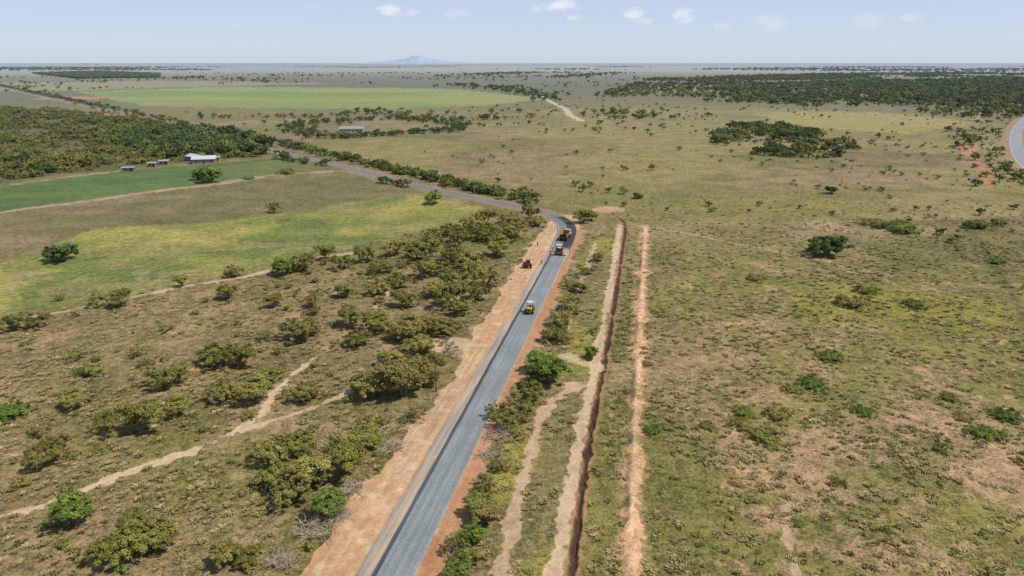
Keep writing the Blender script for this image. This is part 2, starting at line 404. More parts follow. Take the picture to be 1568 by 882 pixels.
# ---------------------------------------------------------------- vegetation
def foliage_mat(name,dark,light,dry,rnd=0.5,tr=.22,k=.88):
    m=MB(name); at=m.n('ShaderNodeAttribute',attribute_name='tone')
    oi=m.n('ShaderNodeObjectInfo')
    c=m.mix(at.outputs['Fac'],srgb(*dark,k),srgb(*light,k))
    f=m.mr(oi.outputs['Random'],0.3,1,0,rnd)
    c=m.mix(f,c,srgb(*dry,k))
    r2=m.math('FRACT',m.math('MULTIPLY',oi.outputs['Random'],7.31)); r2=m.mr(r2,0,1,0.74,1.22)
    cc=m.n('ShaderNodeCombineXYZ')
    for i in range(3): m.L.new(r2,cc.inputs[i])
    c=m.mix(1.0,c,cc.outputs[0],'MULTIPLY')
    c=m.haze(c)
    m.N.remove(m.b)
    d=m.n('ShaderNodeBsdfDiffuse'); m.L.new(c,d.inputs[0])
    if tr<=0: m.L.new(d.outputs[0],m.N['Material Output'].inputs[0]); return m.m
    t=m.n('ShaderNodeBsdfTranslucent'); mx=m.n('ShaderNodeMixShader'); mx.inputs[0].default_value=tr
    m.L.new(c,t.inputs[0]); m.L.new(d.outputs[0],mx.inputs[1]); m.L.new(t.outputs[0],mx.inputs[2])
    m.L.new(mx.outputs[0],m.N['Material Output'].inputs[0]); return m.m
M_OL=foliage_mat('foliage_olive',(80,86,42),(158,154,78),(158,140,88))
M_GR=foliage_mat('foliage_green',(70,92,40),(138,156,72),(136,138,74))
M_DK=foliage_mat('foliage_dark',(56,72,42),(102,118,66),(106,106,68))
M_TUS=foliage_mat('grass_tussock',(102,100,54),(168,156,98),(184,160,118),0.9,0,1.0)
M_BARK=simple('bark',(130,118,102),.2)
M_TWIG=simple('dead_wood',(190,174,156),.15)

def tube(V,Fc,p0,p1,r0,r1,k=5):
    p0=Vector(p0);p1=Vector(p1);d=(p1-p0)
    if d.length<1e-4: return
    q=d.to_track_quat('Z','Y'); s=len(V)
    for (p,r) in ((p0,r0),(p1,r1)):
        for i in range(k):
            a=2*math.pi*i/k; V.append(tuple(p+q@Vector((r*math.cos(a),r*math.sin(a),0))))
    for i in range(k): Fc.append((s+i,s+(i+1)%k,s+k+(i+1)%k,s+k+i))
def plant_mesh(name,mat,rad,hgt,ncl,nleaf,ls,seed,base=0.25,trunk=0.14,flat=1.0,lobes=5,limbs=True,tv=.75):
    r=np.random.default_rng(seed); V=[];Fc=[]
    LB=[]
    for i in range(lobes):
        a=2*math.pi*i/lobes+r.uniform(-.5,.5); q=rad*r.uniform(0.25,0.62) if i else 0
        rr=rad*r.uniform(0.34,0.56); zz=hgt*r.uniform(0.42,0.78)
        LB.append((q*math.cos(a),q*math.sin(a),min(zz,hgt-rr*.6),rr))
    cl=[]
    while len(cl)<ncl:
        lx,ly,lz,lr=LB[r.integers(lobes)]
        v=r.normal(size=3); v/=np.linalg.norm(v)
        if v[2]<-0.55 and r.random()<.7: continue
        q=lr*r.uniform(0.55,1.15)
        p=np.array([lx+v[0]*q,ly+v[1]*q,lz+v[2]*q*0.72*flat])
        if p[2]<hgt*base*0.6+0.1: p[2]=hgt*base*0.6+r.uniform(0.1,.5)
        cl.append(p)
    cl=np.array(cl)
    if limbs:
        nb=r.integers(3,6); ends=[]
        for i in range(nb):
            a=2*math.pi*i/nb+r.uniform(-.4,.4)
            k=(r.uniform(-.1,.1),r.uniform(-.1,.1),0)
            m1=(rad*.16*math.cos(a),rad*.16*math.sin(a),hgt*.25); m2=(rad*.38*math.cos(a+.3),rad*.38*math.sin(a+.3),hgt*r.uniform(.45,.62))
            tube(V,Fc,(k[0],k[1],-0.3),m1,trunk,trunk*.7); tube(V,Fc,m1,m2,trunk*.7,trunk*.42); ends.append(m2)
        E=np.array(ends)
        for p in cl[::3]:
            j=np.argmin(((E-p)**2).sum(1)); tube(V,Fc,ends[j],tuple(p),trunk*.3,trunk*.08,3)
    nw=len(Fc); nv=len(V)
    cr=rad*0.14*r.uniform(0.7,1.4,size=ncl)
    ci=r.integers(ncl,size=nleaf)
    v=r.normal(size=(nleaf,3)); v/=np.linalg.norm(v,axis=1)[:,None]
    c=cl[ci]+v*(cr[ci]*r.uniform(.35,1.15,size=nleaf))[:,None]*np.array([1,1,.75])
    c[:,2]=np.maximum(c[:,2],0.08)
    out=c-np.array([0,0,hgt*.4]); out/=np.linalg.norm(out,axis=1)[:,None]+1e-6
    n=v*0.6+out*0.5+r.normal(size=(nleaf,3))*0.45+np.array([0,0,.6]); n/=np.linalg.norm(n,axis=1)[:,None]
    t=np.cross(n,r.normal(size=(nleaf,3))); t/=np.linalg.norm(t,axis=1)[:,None]; b=np.cross(n,t)
    s=(ls*r.uniform(.6,1.3,size=nleaf))[:,None]
    q=np.stack([c-t*s*.5,c+b*s*.36,c+t*s*.5,c-b*s*.36],1).reshape(-1,3)
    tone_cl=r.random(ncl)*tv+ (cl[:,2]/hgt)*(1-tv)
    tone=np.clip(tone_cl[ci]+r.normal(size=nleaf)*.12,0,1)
    VV=np.vstack([np.array(V).reshape(-1,3),q]) if nv else q
    FF=Fc+[(nv+4*i,nv+4*i+1,nv+4*i+2,nv+4*i+3) for i in range(nleaf)]
    me=bpy.data.meshes.new(name); me.from_pydata(VV.tolist(),[],FF)
    at=me.attributes.new('tone','FLOAT','FACE'); at.data.foreach_set('value',np.concatenate([np.zeros(nw),tone]).astype(np.float32))
    me.materials.append(mat); me.materials.append(M_BARK)
    mi=np.zeros(len(FF),np.int32); mi[:nw]=1; me.polygons.foreach_set('material_index',mi)
    me.update(); return me

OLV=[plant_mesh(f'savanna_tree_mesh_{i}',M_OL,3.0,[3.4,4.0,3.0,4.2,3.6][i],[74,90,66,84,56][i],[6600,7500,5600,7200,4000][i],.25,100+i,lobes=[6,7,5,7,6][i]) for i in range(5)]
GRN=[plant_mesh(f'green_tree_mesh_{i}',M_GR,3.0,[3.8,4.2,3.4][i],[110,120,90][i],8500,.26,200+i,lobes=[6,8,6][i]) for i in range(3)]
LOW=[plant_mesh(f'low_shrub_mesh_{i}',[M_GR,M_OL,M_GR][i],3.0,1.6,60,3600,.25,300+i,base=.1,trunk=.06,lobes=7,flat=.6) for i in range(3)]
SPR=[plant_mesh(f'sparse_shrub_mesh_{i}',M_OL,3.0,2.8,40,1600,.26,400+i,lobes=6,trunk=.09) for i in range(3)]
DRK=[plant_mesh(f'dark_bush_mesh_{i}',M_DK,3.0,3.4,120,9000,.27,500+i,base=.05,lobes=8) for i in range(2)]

def place(name,me,u,v,wpx,hs=1.0):
    x,y=G(u,v); s=wpx*mpp(v)/6.0
    ob=bpy.data.objects.new(name,me); ob.location=(x,y,0); ob.rotation_euler=(0,0,random.uniform(0,6.28))
    ob.scale=(s*random.uniform(.9,1.1),s*random.uniform(.9,1.1),s*hs); COL.objects.link(ob); return ob
R=random.choice
T_OLV=[(25,505,46),(58,502,44),(150,468,36),(186,470,40),(258,588,66),(338,558,64),(372,562,48),(345,610,54),(390,612,64),(215,662,84),(270,634,46),(415,584,40),(465,614,52),(110,625,50),(570,610,74),(618,606,88),(650,590,54),(540,500,50),(575,508,48),(625,518,62),(655,505,44),(460,520,64),(455,700,66),(425,708,76),(480,745,92),(530,722,80),(448,770,70),(420,745,60),(560,690,60),(692,470,60),(665,455,50),(710,440,58),(745,440,60),(705,480,50),(640,540,48),(600,560,44),(500,398,38),(525,412,38),(560,400,48),(580,418,36),(642,398,48),(605,392,40),(690,402,48),(665,385,40),(738,366,48),(770,372,50),(790,362,48),(760,392,48),(720,350,40),(700,372,42),(745,345,38),(782,342,38),(812,336,36),(824,346,32),(720,415,50),(650,425,48),(620,470,44),(580,450,38),(360,424,34),(440,420,46),(465,414,40),(350,458,38),(420,470,34),(278,440,28),(195,855,76),(232,838,82),(170,858,56),(210,822,60),(345,868,60),(378,860,48),(66,712,54),(90,690,46),(720,866,52),(745,800,56),(735,770,44),(795,640,60),(775,658,46),(810,612,46),(860,498,44),(846,520,36),(872,472,34),(890,448,28),(893,342,32),(905,338,24),(915,400,22),(900,420,20),(420,326,30),(610,520,38),(690,440,44),(530,455,36),(480,470,32),(680,510,44),(640,570,46),(730,460,44),(675,420,40),(610,440,38),(550,530,40),(690,360,34),(660,368,34)]
T_GRN=[(842,588,80),(828,570,56),(110,804,82),(560,600,46),(500,790,70),(665,312,34),(322,280,40),(305,276,30),(435,422,40),(730,790,50),(905,548,30),(700,886,52),(725,830,50)]
T_DRK=[(93,400,52),(1265,392,60),(1272,296,20),(976,304,16)]
T_LOW=[(1135,650,50),(1195,640,56),(1165,672,64),(1140,634,40),(1270,550,52),(1320,632,40),(1510,668,60),(1480,640,40),(1210,598,34),(1310,470,60),(1330,450,44),(1450,612,36),(1080,655,34),(1280,738,30),(1000,660,34),(1160,430,34),(1400,470,40),(1525,402,34),(990,560,24),(380,275,20),(437,266,30),(135,572,44),(65,690,40),(16,636,60),(1540,640,50),(1380,355,60),(1340,345,50),(1440,690,30),(1240,590,50),(1500,350,50),(150,690,30)]
T_SPR=[(120,550,36),(145,574,46),(212,546,40),(255,508,26),(155,660,44),(65,665,40),(110,700,30),(315,660,26),(30,745,34),(410,520,36),(380,640,34),(225,560,30),(760,640,54),(865,520,40),(870,440,34),(740,750,44),(765,720,44),(700,845,52),(640,640,44),(880,480,30),(560,660,44),(90,460,20),(690,505,40)]
for t in T_OLV: place('savanna_tree',R(OLV),*t,hs=random.uniform(.8,1.05))
for t in T_GRN: place('green_tree',R(GRN),*t,hs=random.uniform(.85,1.05))
for t in T_DRK: place('dark_bush',R(DRK),*t,hs=.95)
for t in T_LOW: place('low_shrub',R(LOW),*t,hs=random.uniform(.7,1.0))
for t in T_SPR: place('sparse_shrub',R(SPR),*t,hs=random.uniform(.8,1.1))

def proto(cname,meshes):
    c=bpy.data.collections.new(cname)
    for i,me in enumerate(meshes):
        o=bpy.data.objects.new(f'{cname}_{i}',me); c.objects.link(o)
    return c
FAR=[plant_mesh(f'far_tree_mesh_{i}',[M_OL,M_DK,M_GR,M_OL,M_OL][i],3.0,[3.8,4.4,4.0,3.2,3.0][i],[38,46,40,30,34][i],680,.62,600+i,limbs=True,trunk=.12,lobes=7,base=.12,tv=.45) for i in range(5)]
def tuss_mesh(i,n,rad,h,mat):
    r=np.random.default_rng(700+i); V=[];Fc=[];tn=[]
    for k in range(n):
        a=r.uniform(0,6.28); q=rad*math.sqrt(r.random())*.75; x,y=q*math.cos(a),q*math.sin(a)
        b=a+math.pi/2+r.uniform(-.5,.5); l=h*r.uniform(.5,1.2); le=rad*r.uniform(.4,.9); w=.05+.06*r.random()
        ox,oy=math.cos(a+r.uniform(-.8,.8))*le,math.sin(a+r.uniform(-.8,.8))*le
        wx,wy=math.cos(b)*w,math.sin(b)*w
        s=len(V); V+= [(x-wx,y-wy,0),(x+wx,y+wy,0),(x+ox*.5+wx,y+oy*.5+wy,l*.8),(x+ox*.5-wx,y+oy*.5-wy,l*.8),(x+ox,y+oy,l*.9)]
        Fc+=[(s,s+1,s+2,s+3),(s+3,s+2,s+4)]; t=r.random(); tn+=[t*.8,min(1,t+.2)]
    me=bpy.data.meshes.new(f'tussock_mesh_{i}'); me.from_pydata(V,[],Fc); at=me.attributes.new('tone','FLOAT','FACE'); at.data.foreach_set('value',np.array(tn,np.float32)); me.materials.append(mat); return me
TUS=[tuss_mesh(i,[26,32,22,30][i],[.45,.6,.4,.7][i],[.28,.34,.38,.26][i],M_TUS) for i in range(4)]
SM=[plant_mesh(f'small_bush_mesh_{i}',[M_OL,M_GR,M_OL][i],1.0,.9,16,380,.22,800+i,trunk=.04,lobes=4,limbs=False,base=.1) for i in range(3)]
C_FAR=proto('far_tree_kinds',FAR); C_TUS=proto('tussock_kinds',TUS); C_SM=proto('small_bush_kinds',SM); C_MID=proto('scrub_tree_kinds',[OLV[4],SPR[0],SPR[1],OLV[2]])

def gn_tree(coll):
    g=bpy.data.node_groups.new('scatter_'+coll.name,'GeometryNodeTree')
    g.interface.new_socket('Geometry',in_out='INPUT',socket_type='NodeSocketGeometry'); g.interface.new_socket('Geometry',in_out='OUTPUT',socket_type='NodeSocketGeometry')
    N=g.nodes;L=g.links; i=N.new('NodeGroupInput'); o=N.new('NodeGroupOutput')
    ip=N.new('GeometryNodeInstanceOnPoints'); ci=N.new('GeometryNodeCollectionInfo'); ci.inputs['Collection'].default_value=coll
    ci.inputs['Separate Children'].default_value=True; ci.inputs['Reset Children'].default_value=True
    def na(nm,t):
        x=N.new('GeometryNodeInputNamedAttribute'); x.data_type=t; x.inputs['Name'].default_value=nm; return x.outputs['Attribute']
    er=N.new('FunctionNodeEulerToRotation')
    L.new(i.outputs[0],ip.inputs['Points']); L.new(ci.outputs[0],ip.inputs['Instance']); ip.inputs['Pick Instance'].default_value=True
    L.new(na('kind','INT'),ip.inputs['Instance Index']); L.new(na('rot','FLOAT_VECTOR'),er.inputs[0]); L.new(er.outputs[0],ip.inputs['Rotation'])
    L.new(na('scl','FLOAT_VECTOR'),ip.inputs['Scale']); L.new(ip.outputs[0],o.inputs[0]); return g
GN={}
def scatter(name,coll,XY,S,hs=1.0,kinds=None,z=0.0):
    n=len(XY)
    if n==0: return
    me=bpy.data.meshes.new(name); me.vertices.add(n)
    co=np.column_stack([XY,np.full(n,z)]); me.vertices.foreach_set('co',co.astype(np.float32).ravel())
    kk=len(coll.objects)
    a=me.attributes.new('kind','INT','POINT'); a.data.foreach_set('value',(rng.integers(kk,size=n) if kinds is None else rng.choice(kinds,size=n)).astype(np.int32))
    a=me.attributes.new('rot','FLOAT_VECTOR','POINT'); rr=np.zeros((n,3)); rr[:,2]=rng.uniform(0,6.28,n); a.data.foreach_set('vector',rr.astype(np.float32).ravel())
    S=np.broadcast_to(S,(n,)); sc=np.column_stack([S*rng.uniform(.85,1.15,n),S*rng.uniform(.85,1.15,n),S*hs*rng.uniform(.8,1.2,n)])
    a=me.attributes.new('scl','FLOAT_VECTOR','POINT'); a.data.foreach_set('vector',sc.astype(np.float32).ravel())
    ob=bpy.data.objects.new(name,me); COL.objects.link(ob)
    md=ob.modifiers.new('scatter','NODES')
    if coll.name not in GN: GN[coll.name]=gn_tree(coll)
    md.node_group=GN[coll.name]
AVOID=[(ROAD,7.5),(sideroad,9)]
def ok(XY,extra=()):
    k=np.ones(len(XY),bool)
    for P,d in list(AVOID)+list(extra): k&=polydist(XY[:,0],XY[:,1],P,d+1)>d
    return k
def rnd_poly(lst,dens,thr=None,size=60,seed=5,poly=None):
    P=W(lst) if poly is None else poly; lo=P.min(0);hi=P.max(0); n=int((hi-lo).prod()*dens)
    XY=rng.uniform(lo,hi,size=(n,2)); XY=XY[inpoly(XY[:,0],XY[:,1],P)]
    if thr is not None: XY=XY[fbm(XY[:,0],XY[:,1],size,3,seed)+rng.normal(size=len(XY))*.03>thr]
    return XY[ok(XY)]
def along(lst,spacing,width):
    P=catmull(W(lst),spacing); n=len(P); return P+rng.normal(size=(n,2))*width/2
U=rng.uniform
PW=lambda lo,hi,n:lo+(hi-lo)*rng.random(n)**1.8   # many small, few large
# left woodland
wl=[(-200,172),(0,165),(100,170),(210,183),(300,193),(400,212),(424,230),(400,240),(340,244),(250,248),(180,258),(90,266),(0,280),(-200,298)]
XY=rnd_poly(wl,1/36,.42,45,5)
scatter('woodland',C_FAR,XY,PW(.3,1.25,len(XY)),1.0,[0,3,4,2])
XY=rnd_poly(wl,1/70,.52,40,15)
scatter('woodland',C_FAR,XY,U(.7,1.6,len(XY)),1.0,[0,2,3,1])
XY=rnd_poly([(190,205),(300,198),(400,213),(424,230),(400,239),(300,243),(235,243),(170,225)],1/32)
scatter('woodland',C_FAR,XY,U(.8,1.9,len(XY)),1.1,[1,1,2])
# roadside hedges
XY=np.vstack([along([(428,221),(520,242),(600,261),(700,284),(760,297),(822,313)],1.5,6),along([(600,262),(700,285),(770,300)],1.6,5),along([(425,243),(470,251),(500,254)],2.5,4),along([(590,279),(625,287)],3,4),along([(45,141),(130,158),(260,187),(428,221)],4.5,14),along([(0,131),(45,141),(150,166),(300,203),(420,236)],6,12)])
XY=XY[polydist(XY[:,0],XY[:,1],ROAD,8)>5.0]
scatter('roadside_hedge',C_FAR,XY,U(.45,1.2,len(XY)),1.0,[0,1,1,2])
XY=np.vstack([along([(442,196),(470,190),(560,184),(640,184),(706,193)],2.0,20),along([(706,194),(690,201),(600,206),(525,212)],1.7,10),along([(525,212),(480,207),(442,198)],1.6,20)])
scatter('orchard_hedge',C_FAR,XY,U(.75,1.2,len(XY)),1.0,[1,1,2])
XY=np.vstack([along([(310,182),(400,180),(480,181)],6,16),along([(480,182),(560,172),(650,182),(720,184),(805,179)],4,18),along([(600,172),(700,176),(800,172)],12,40),along([(925,178),(960,174),(1022,178)],2.0,40),along([(930,183),(1000,180)],3,25)])
scatter('tree_row',C_FAR,XY,PW(.5,1.7,len(XY)),1.0,[1,2,0])
# thicket right
tk=[(1120,190),(1200,196),(1270,208),(1335,238),(1240,245),(1150,238),(1080,218)]
XY=rnd_poly(tk,1/34,.43,40,9)
scatter('thicket',C_FAR,XY,PW(.4,1.7,len(XY)),1.0,[0,1,1,2])
XY=rnd_poly([(1130,192),(1200,196),(1250,206),(1240,215),(1160,210)],1/42); scatter('thicket',C_FAR,XY,U(.8,1.7,len(XY)),1.0,[1,1,2])
# mid plain sparse trees
XY=rnd_poly([(560,205),(760,175),(900,155),(1568,150),(1568,340),(1240,345),(960,330),(820,305),(700,275)],1/480,.42,90,13)
scatter('scattered_trees',C_FAR,XY,PW(.25,1.0,len(XY)),1.0,[0,1,2,3,1])
XY=rnd_poly([(1100,230),(1568,215),(1568,420),(1300,330)],1/180,.46,40,17)
scatter('scattered_shrubs',C_FAR,XY,PW(.2,.75,len(XY)),.85)
XY=rnd_poly([(1440,200),(1568,190),(1568,330),(1500,300)],1/120,.44,60,19); scatter('scattered_trees',C_FAR,XY,PW(.3,1.3,len(XY)),1.0,[1,2,0])
# far right woodland
XY=rnd_poly([(900,150),(1000,120),(1300,112),(1700,112),(1700,175),(1500,182),(1300,170),(1100,165),(950,163)],1/240,.465,220,23)
scatter('distant_woodland',C_FAR,XY,PW(.7,2.4,len(XY)),.95,[1,1,2,0])
XY=rnd_poly([(1150,140),(1300,125),(1700,120),(1700,190),(1500,182),(1300,172),(1180,160)],1/170,.45,160,25)
scatter('distant_woodland',C_FAR,XY,PW(.7,2.3,len(XY)),.95,[1,1,2,0])
XY=rnd_poly([(-100,150),(0,118),(300,112),(900,112),(1000,130),(850,150),(500,130),(120,138),(0,148)],1/2200,.54,260,27)
scatter('distant_trees',C_FAR,XY,PW(.8,2.2,len(XY)),1.0,[1,2])
XY=np.vstack([rnd_poly([(50,113),(150,110),(245,114),(245,119),(120,121)],1/100),along([(270,121),(310,119)],8,40),along([(120,124),(300,122),(420,126)],60,20),along([(690,131),(740,134),(800,142),(840,155)],10,30),along([(730,116),(800,112),(880,112)],5,150),along([(860,120),(940,112)],9,120),along([(1040,137),(1120,139),(1180,137)],8,50),along([(1000,122),(1150,124),(1300,118)],5,130)])
scatter('distant_woodland',C_FAR,XY,U(1.4,2.6,len(XY)),1.0,[1,2])
XY=rnd_poly([(100,170),(700,168),(900,150),(820,175),(560,205),(420,205)],1/1900); scatter('scattered_trees',C_FAR,XY,PW(.3,1.1,len(XY)))
XY=rnd_poly([(-300,104),(0,103),(700,102.5),(1568,102),(1900,104),(1900,111),(1000,112),(700,107),(300,108),(-300,110)],1/6000,.51,1500,29)
scatter('horizon_woodland',C_FAR,XY,U(3,6,len(XY)),.4,[1,2])
# near small bushes and tussocks
near_poly=np.array([(-330,330),(-65,40),(70,40),(330,330)])
crop=W(CROP); fallow=W(FALLOW)
def cover(dens,thr=None,size=12,seed=3,ymax=330):
    XY=rnd_poly(None,dens,thr,size,seed,poly=near_poly); XY=XY[XY[:,1]<ymax]
    k=~inpoly(XY[:,0]+U(-.8,.8,len(XY)),XY[:,1],dirt_poly)
    k&=ok(XY,[(trackA,1.1),(ridgeB,1.0),(trench,1.3),(trackR,.9),(pathW,.95),(pathM,.9),(pathW2,.8),(soilbr,1.2)])
    k&=~inpoly(XY[:,0],XY[:,1],crop)&~inpoly(XY[:,0],XY[:,1],fallow)
    return XY[k]
XY=cover(1/1.7); f=fbm(XY[:,0],XY[:,1],7,3,77)+rng.normal(size=len(XY))*.12; XY=XY[(f>.43)&(rng.random(len(XY))<np.clip((300-XY[:,1])/210,0,1))]
scatter('grass',C_TUS,XY,U(.5,1.2,len(XY)),1.0)
XY=cover(1/45,.42,14,33,260); XY=XY[(XY[:,0]<XY[:,1]*.17)]; scatter('small_bushes',C_SM,XY,PW(.3,1.3,len(XY)),1.0)
XY=cover(1/32,.42,14,34,330); XY=XY[XY[:,0]>XY[:,1]*.17]; scatter('small_bushes',C_SM,XY,PW(.2,.95,len(XY)),.75)
XY=cover(1/26,.58,10,37,200); XY=XY[XY[:,0]>XY[:,1]*.17]; scatter('small_bushes',C_SM,XY,PW(.25,.85,len(XY)),.7,[1,1,0])
# scrub trees on the left savanna
P=W([(380,420),(560,385),(700,345),(800,340),(760,450),(690,560),(600,640),(480,560),(420,480)])
XY=rnd_poly(None,1/100,poly=P); XY=XY[~inpoly(XY[:,0]+2,XY[:,1],dirt_poly)&~inpoly(XY[:,0]+5,XY[:,1],dirt_poly)]; scatter('savanna_scrub',C_MID,XY,U(.22,.65,len(XY)),.9)
XY=rnd_poly([(0,500),(400,430),(480,560),(420,700),(300,882),(0,882)],1/260); scatter('savanna_scrub',C_MID,XY,U(.2,.5,len(XY)),.9)
XY=rnd_poly([(380,882),(440,760),(560,640),(640,560),(700,520),(655,610),(560,730),(500,800),(440,882)],1/50); XY=XY[~inpoly(XY[:,0]+2,XY[:,1],dirt_poly)]; scatter('savanna_scrub',C_MID,XY,U(.2,.55,len(XY)),.9)
# scrub between road and trench and between trench and ridge
P=W([(700,900),(760,720),(815,600),(855,490),(890,400),(905,350),(930,340),(890,430),(850,540),(820,640),(775,780),(745,900)])
XY=rnd_poly(None,1/17,.42,10,41,poly=P); XY=XY[~inpoly(XY[:,0]-.6,XY[:,1],dirt_poly)]; scatter('roadside_scrub',C_SM,XY,PW(.4,1.4,len(XY)),1.0)
P=W([(960,345),(984,345),(976,460),(968,600),(955,882),(885,882),(925,620),(952,430)])
XY=rnd_poly(None,1/14,.45,9,43,poly=P); XY=XY[ok(XY,[(ridgeB,1.4),(trench,1.2)])]; scatter('roadside_scrub',C_SM,XY,U(.3,.9,len(XY)),.9,[1,1,0])

# dead brush heaps
def brush(u,v,wpx,n,seed):
    r=random.Random(seed); V=[];Fc=[]; s=wpx*mpp(v)/2; x,y=G(u,v)
    for i in range(n):
        a=r.uniform(0,6.28); q=s*math.sqrt(r.random()); p=Vector((q*math.cos(a),q*math.sin(a)*.8,r.uniform(0,.5)))
        d=Vector((r.uniform(-1,1),r.uniform(-1,1),r.uniform(-.05,.55))).normalized(); l=r.uniform(.8,2.6)
        m=p+d*l*.5; tube(V,Fc,p,m,.045,.03,4); 
        for k in range(3):
            e=(d+Vector((r.uniform(-.6,.6),r.uniform(-.6,.6),r.uniform(-.3,.4)))).normalized(); tube(V,Fc,m,m+e*l*.5,.028,.012,3)
    me=bpy.data.meshes.new('dead_brush'); me.from_pydata(V,[],Fc); me.materials.append(M_TWIG)
    o=bpy.data.objects.new('dead_brush_pile',me); o.location=(x,y,0); COL.objects.link(o)
for i,(u,v,w,n) in enumerate([(432,862,44,70),(485,812,60,90),(520,790,36,60),(540,752,36,60),(598,690,30,50),(628,640,28,40),(765,668,50,80),(752,700,34,40),(415,700,30,30),(490,690,40,40),(690,540,40,40),(700,850,30,40),(862,475,30,30)]): brush(u,v,w,n,i)

# ---------------------------------------------------------------- objects kit
def box(name,par,c,s,mat,bev=0.03,rot=(0,0,0),taper=None):
    bm=bmesh.new(); bmesh.ops.create_cube(bm,size=1)
    for v in bm.verts:
        if taper and v.co.z>0: v.co.x*=taper[0]; v.co.y*=taper[1]
        v.co=Vector((v.co.x*s[0],v.co.y*s[1],v.co.z*s[2]))
    if bev: bmesh.ops.bevel(bm,geom=bm.edges[:],offset=min(bev,min(s)*.3),segments=2,affect='EDGES')
    me=bpy.data.meshes.new(name); bm.to_mesh(me); bm.free(); me.materials.append(mat)
    o=bpy.data.objects.new(name,me); o.location=c; o.rotation_euler=rot; o.parent=par; COL.objects.link(o); return o
def cyl(name,par,c,r,l,mat,axis='y',seg=24,bev=.03):
    bm=bmesh.new(); bmesh.ops.create_cone(bm,cap_ends=True,segments=seg,radius1=r,radius2=r,depth=l)
    es=[e for e in bm.edges if abs(e.verts[0].co.z-e.verts[1].co.z)<1e-5]
    bmesh.ops.bevel(bm,geom=es,offset=min(bev,r*.3,l*.3),segments=1,affect='EDGES')
    me=bpy.data.meshes.new(name); bm.to_mesh(me); bm.free(); me.materials.append(mat)
    o=bpy.data.objects.new(name,me); o.location=c; o.parent=par
    o.rotation_euler={'y':(math.pi/2,0,0),'x':(0,math.pi/2,0),'z':(0,0,0)}[axis]; COL.objects.link(o); return o
def root(name,u,v,head,z=0.0):
    e=bpy.data.objects.new(name,None); x,y=G(u,v); e.location=(x,y,z); e.rotation_euler=(0,0,head); COL.objects.link(e); return e
YEL=simple('yellow_paint',(216,174,72),.08,.45); YEL2=simple('dusty_yellow_paint',(184,144,76),.15,.6); DRK_=simple('dark_machine_parts',(56,54,52),.2,.6); STEEL=simple('drum_steel',(150,148,146),.12,.45,.4)
GLS=simple('cab_glass',(48,60,70),.1,.15); WHT=simple('white_paint',(220,216,206),.05,.5); ORG=simple('orange_red_paint',(170,98,70),.08,.45); TIRE=simple('tyre_rubber',(44,42,42),.2,.85)
ASPH=simple('asphalt_load',(52,50,50),.3,.9)
hd=math.atan2(RD[1],RD[0])
def roller(u,v,head,z):
    e=root('road_roller',u,v,head,z)
    cyl('front_drum',e,(1.65,0,.68),.68,1.75,STEEL); 
    for s in(-1,1): box('drum_yoke',e,(1.35,s*1.0,.75),(1.5,.12,.3),YEL)
    box('yoke_cross',e,(.62,0,.8),(.2,2.0,.35),YEL)
    box('articulation',e,(.35,0,.75),(.5,.6,.4),DRK_)
    box('chassis',e,(-1.0,0,.85),(2.5,1.2,.4),YEL); box('engine_hood',e,(-1.75,0,1.35),(1.5,1.45,.7),YEL,.1,taper=(.9,.9)); box('hood_grille',e,(-2.52,0,1.3),(.05,1.1,.4),DRK_,.01)
    for s in(-1,1):
        cyl('rear_wheel',e,(-1.35,s*.85,.65),.65,.42,TIRE); cyl('wheel_rim',e,(-1.35,s*1.07,.65),.3,.05,YEL)
    box('operator_floor',e,(-.3,0,1.12),(1.2,1.5,.1),DRK_); box('seat',e,(-.5,0,1.5),(.5,.5,.5),DRK_,.06); box('console',e,(.15,0,1.5),(.2,.6,.6),YEL)
    for a in(-.85,.25):
        for s in(-1,1): cyl('canopy_post',e,(a,s*.68,1.95),.035,1.6,DRK_,'z',8,.005)
    box('canopy_roof',e,(-.3,0,2.78),(1.5,1.65,.09),WHT); return e
roller(812,478,hd,.11)
def paver(u,v,head,z):
    e=root('asphalt_paver',u,v,head,z)
    for s in(-1,1):
        box('crawler_track',e,(0,s*.95,.4),(2.9,.35,.72),TIRE,.2); box('track_guard',e,(0,s*.95,.82),(2.9,.4,.08),ORG)
        box('hopper_wing',e,(2.15,s*1.05,1.1),(1.7,.12,.9),ORG,rot=(s*-.45,0,0)); box('screed_extension',e,(-2.7,s*1.9,.3),(.7,1.1,.4),WHT)
        box('screed_arm',e,(-1.2,s*1.25,.75),(2.8,.12,.2),ORG)
    box('hopper_floor',e,(2.1,0,.72),(1.7,1.8,.12),DRK_); box('asphalt_in_hopper',e,(2.1,0,.95),(1.4,1.5,.4),ASPH,.15,taper=(.6,.6))
    box('tractor_body',e,(0,0,1.15),(2.2,1.7,.9),ORG,.08); box('engine_cover',e,(.3,0,1.72),(1.2,1.5,.25),WHT,.06)
    box('operator_deck',e,(-1.2,0,1.55),(1.0,2.3,.12),DRK_); 
    for s in(-1,1): box('operator_seat',e,(-1.25,s*.8,1.85),(.45,.45,.5),DRK_,.06)
    cyl('auger',e,(-2.1,0,.45),.2,3.4,STEEL); box('screed',e,(-2.7,0,.35),(.8,2.7,.5),DRK_); box('screed_walkway',e,(-3.2,0,.35),(.35,4.6,.06),DRK_)
    for a in(-1.7,-.1):
        for s in(-1,1): cyl('canopy_post',e,(a,s*.9,2.3),.04,1.5,DRK_,'z',8,.005)
    box('canopy_roof',e,(-.9,0,3.08),(1.6,2.1,.1),WHT); return e
hd2=hd+.02
paver(856.5,388,hd2,.06)
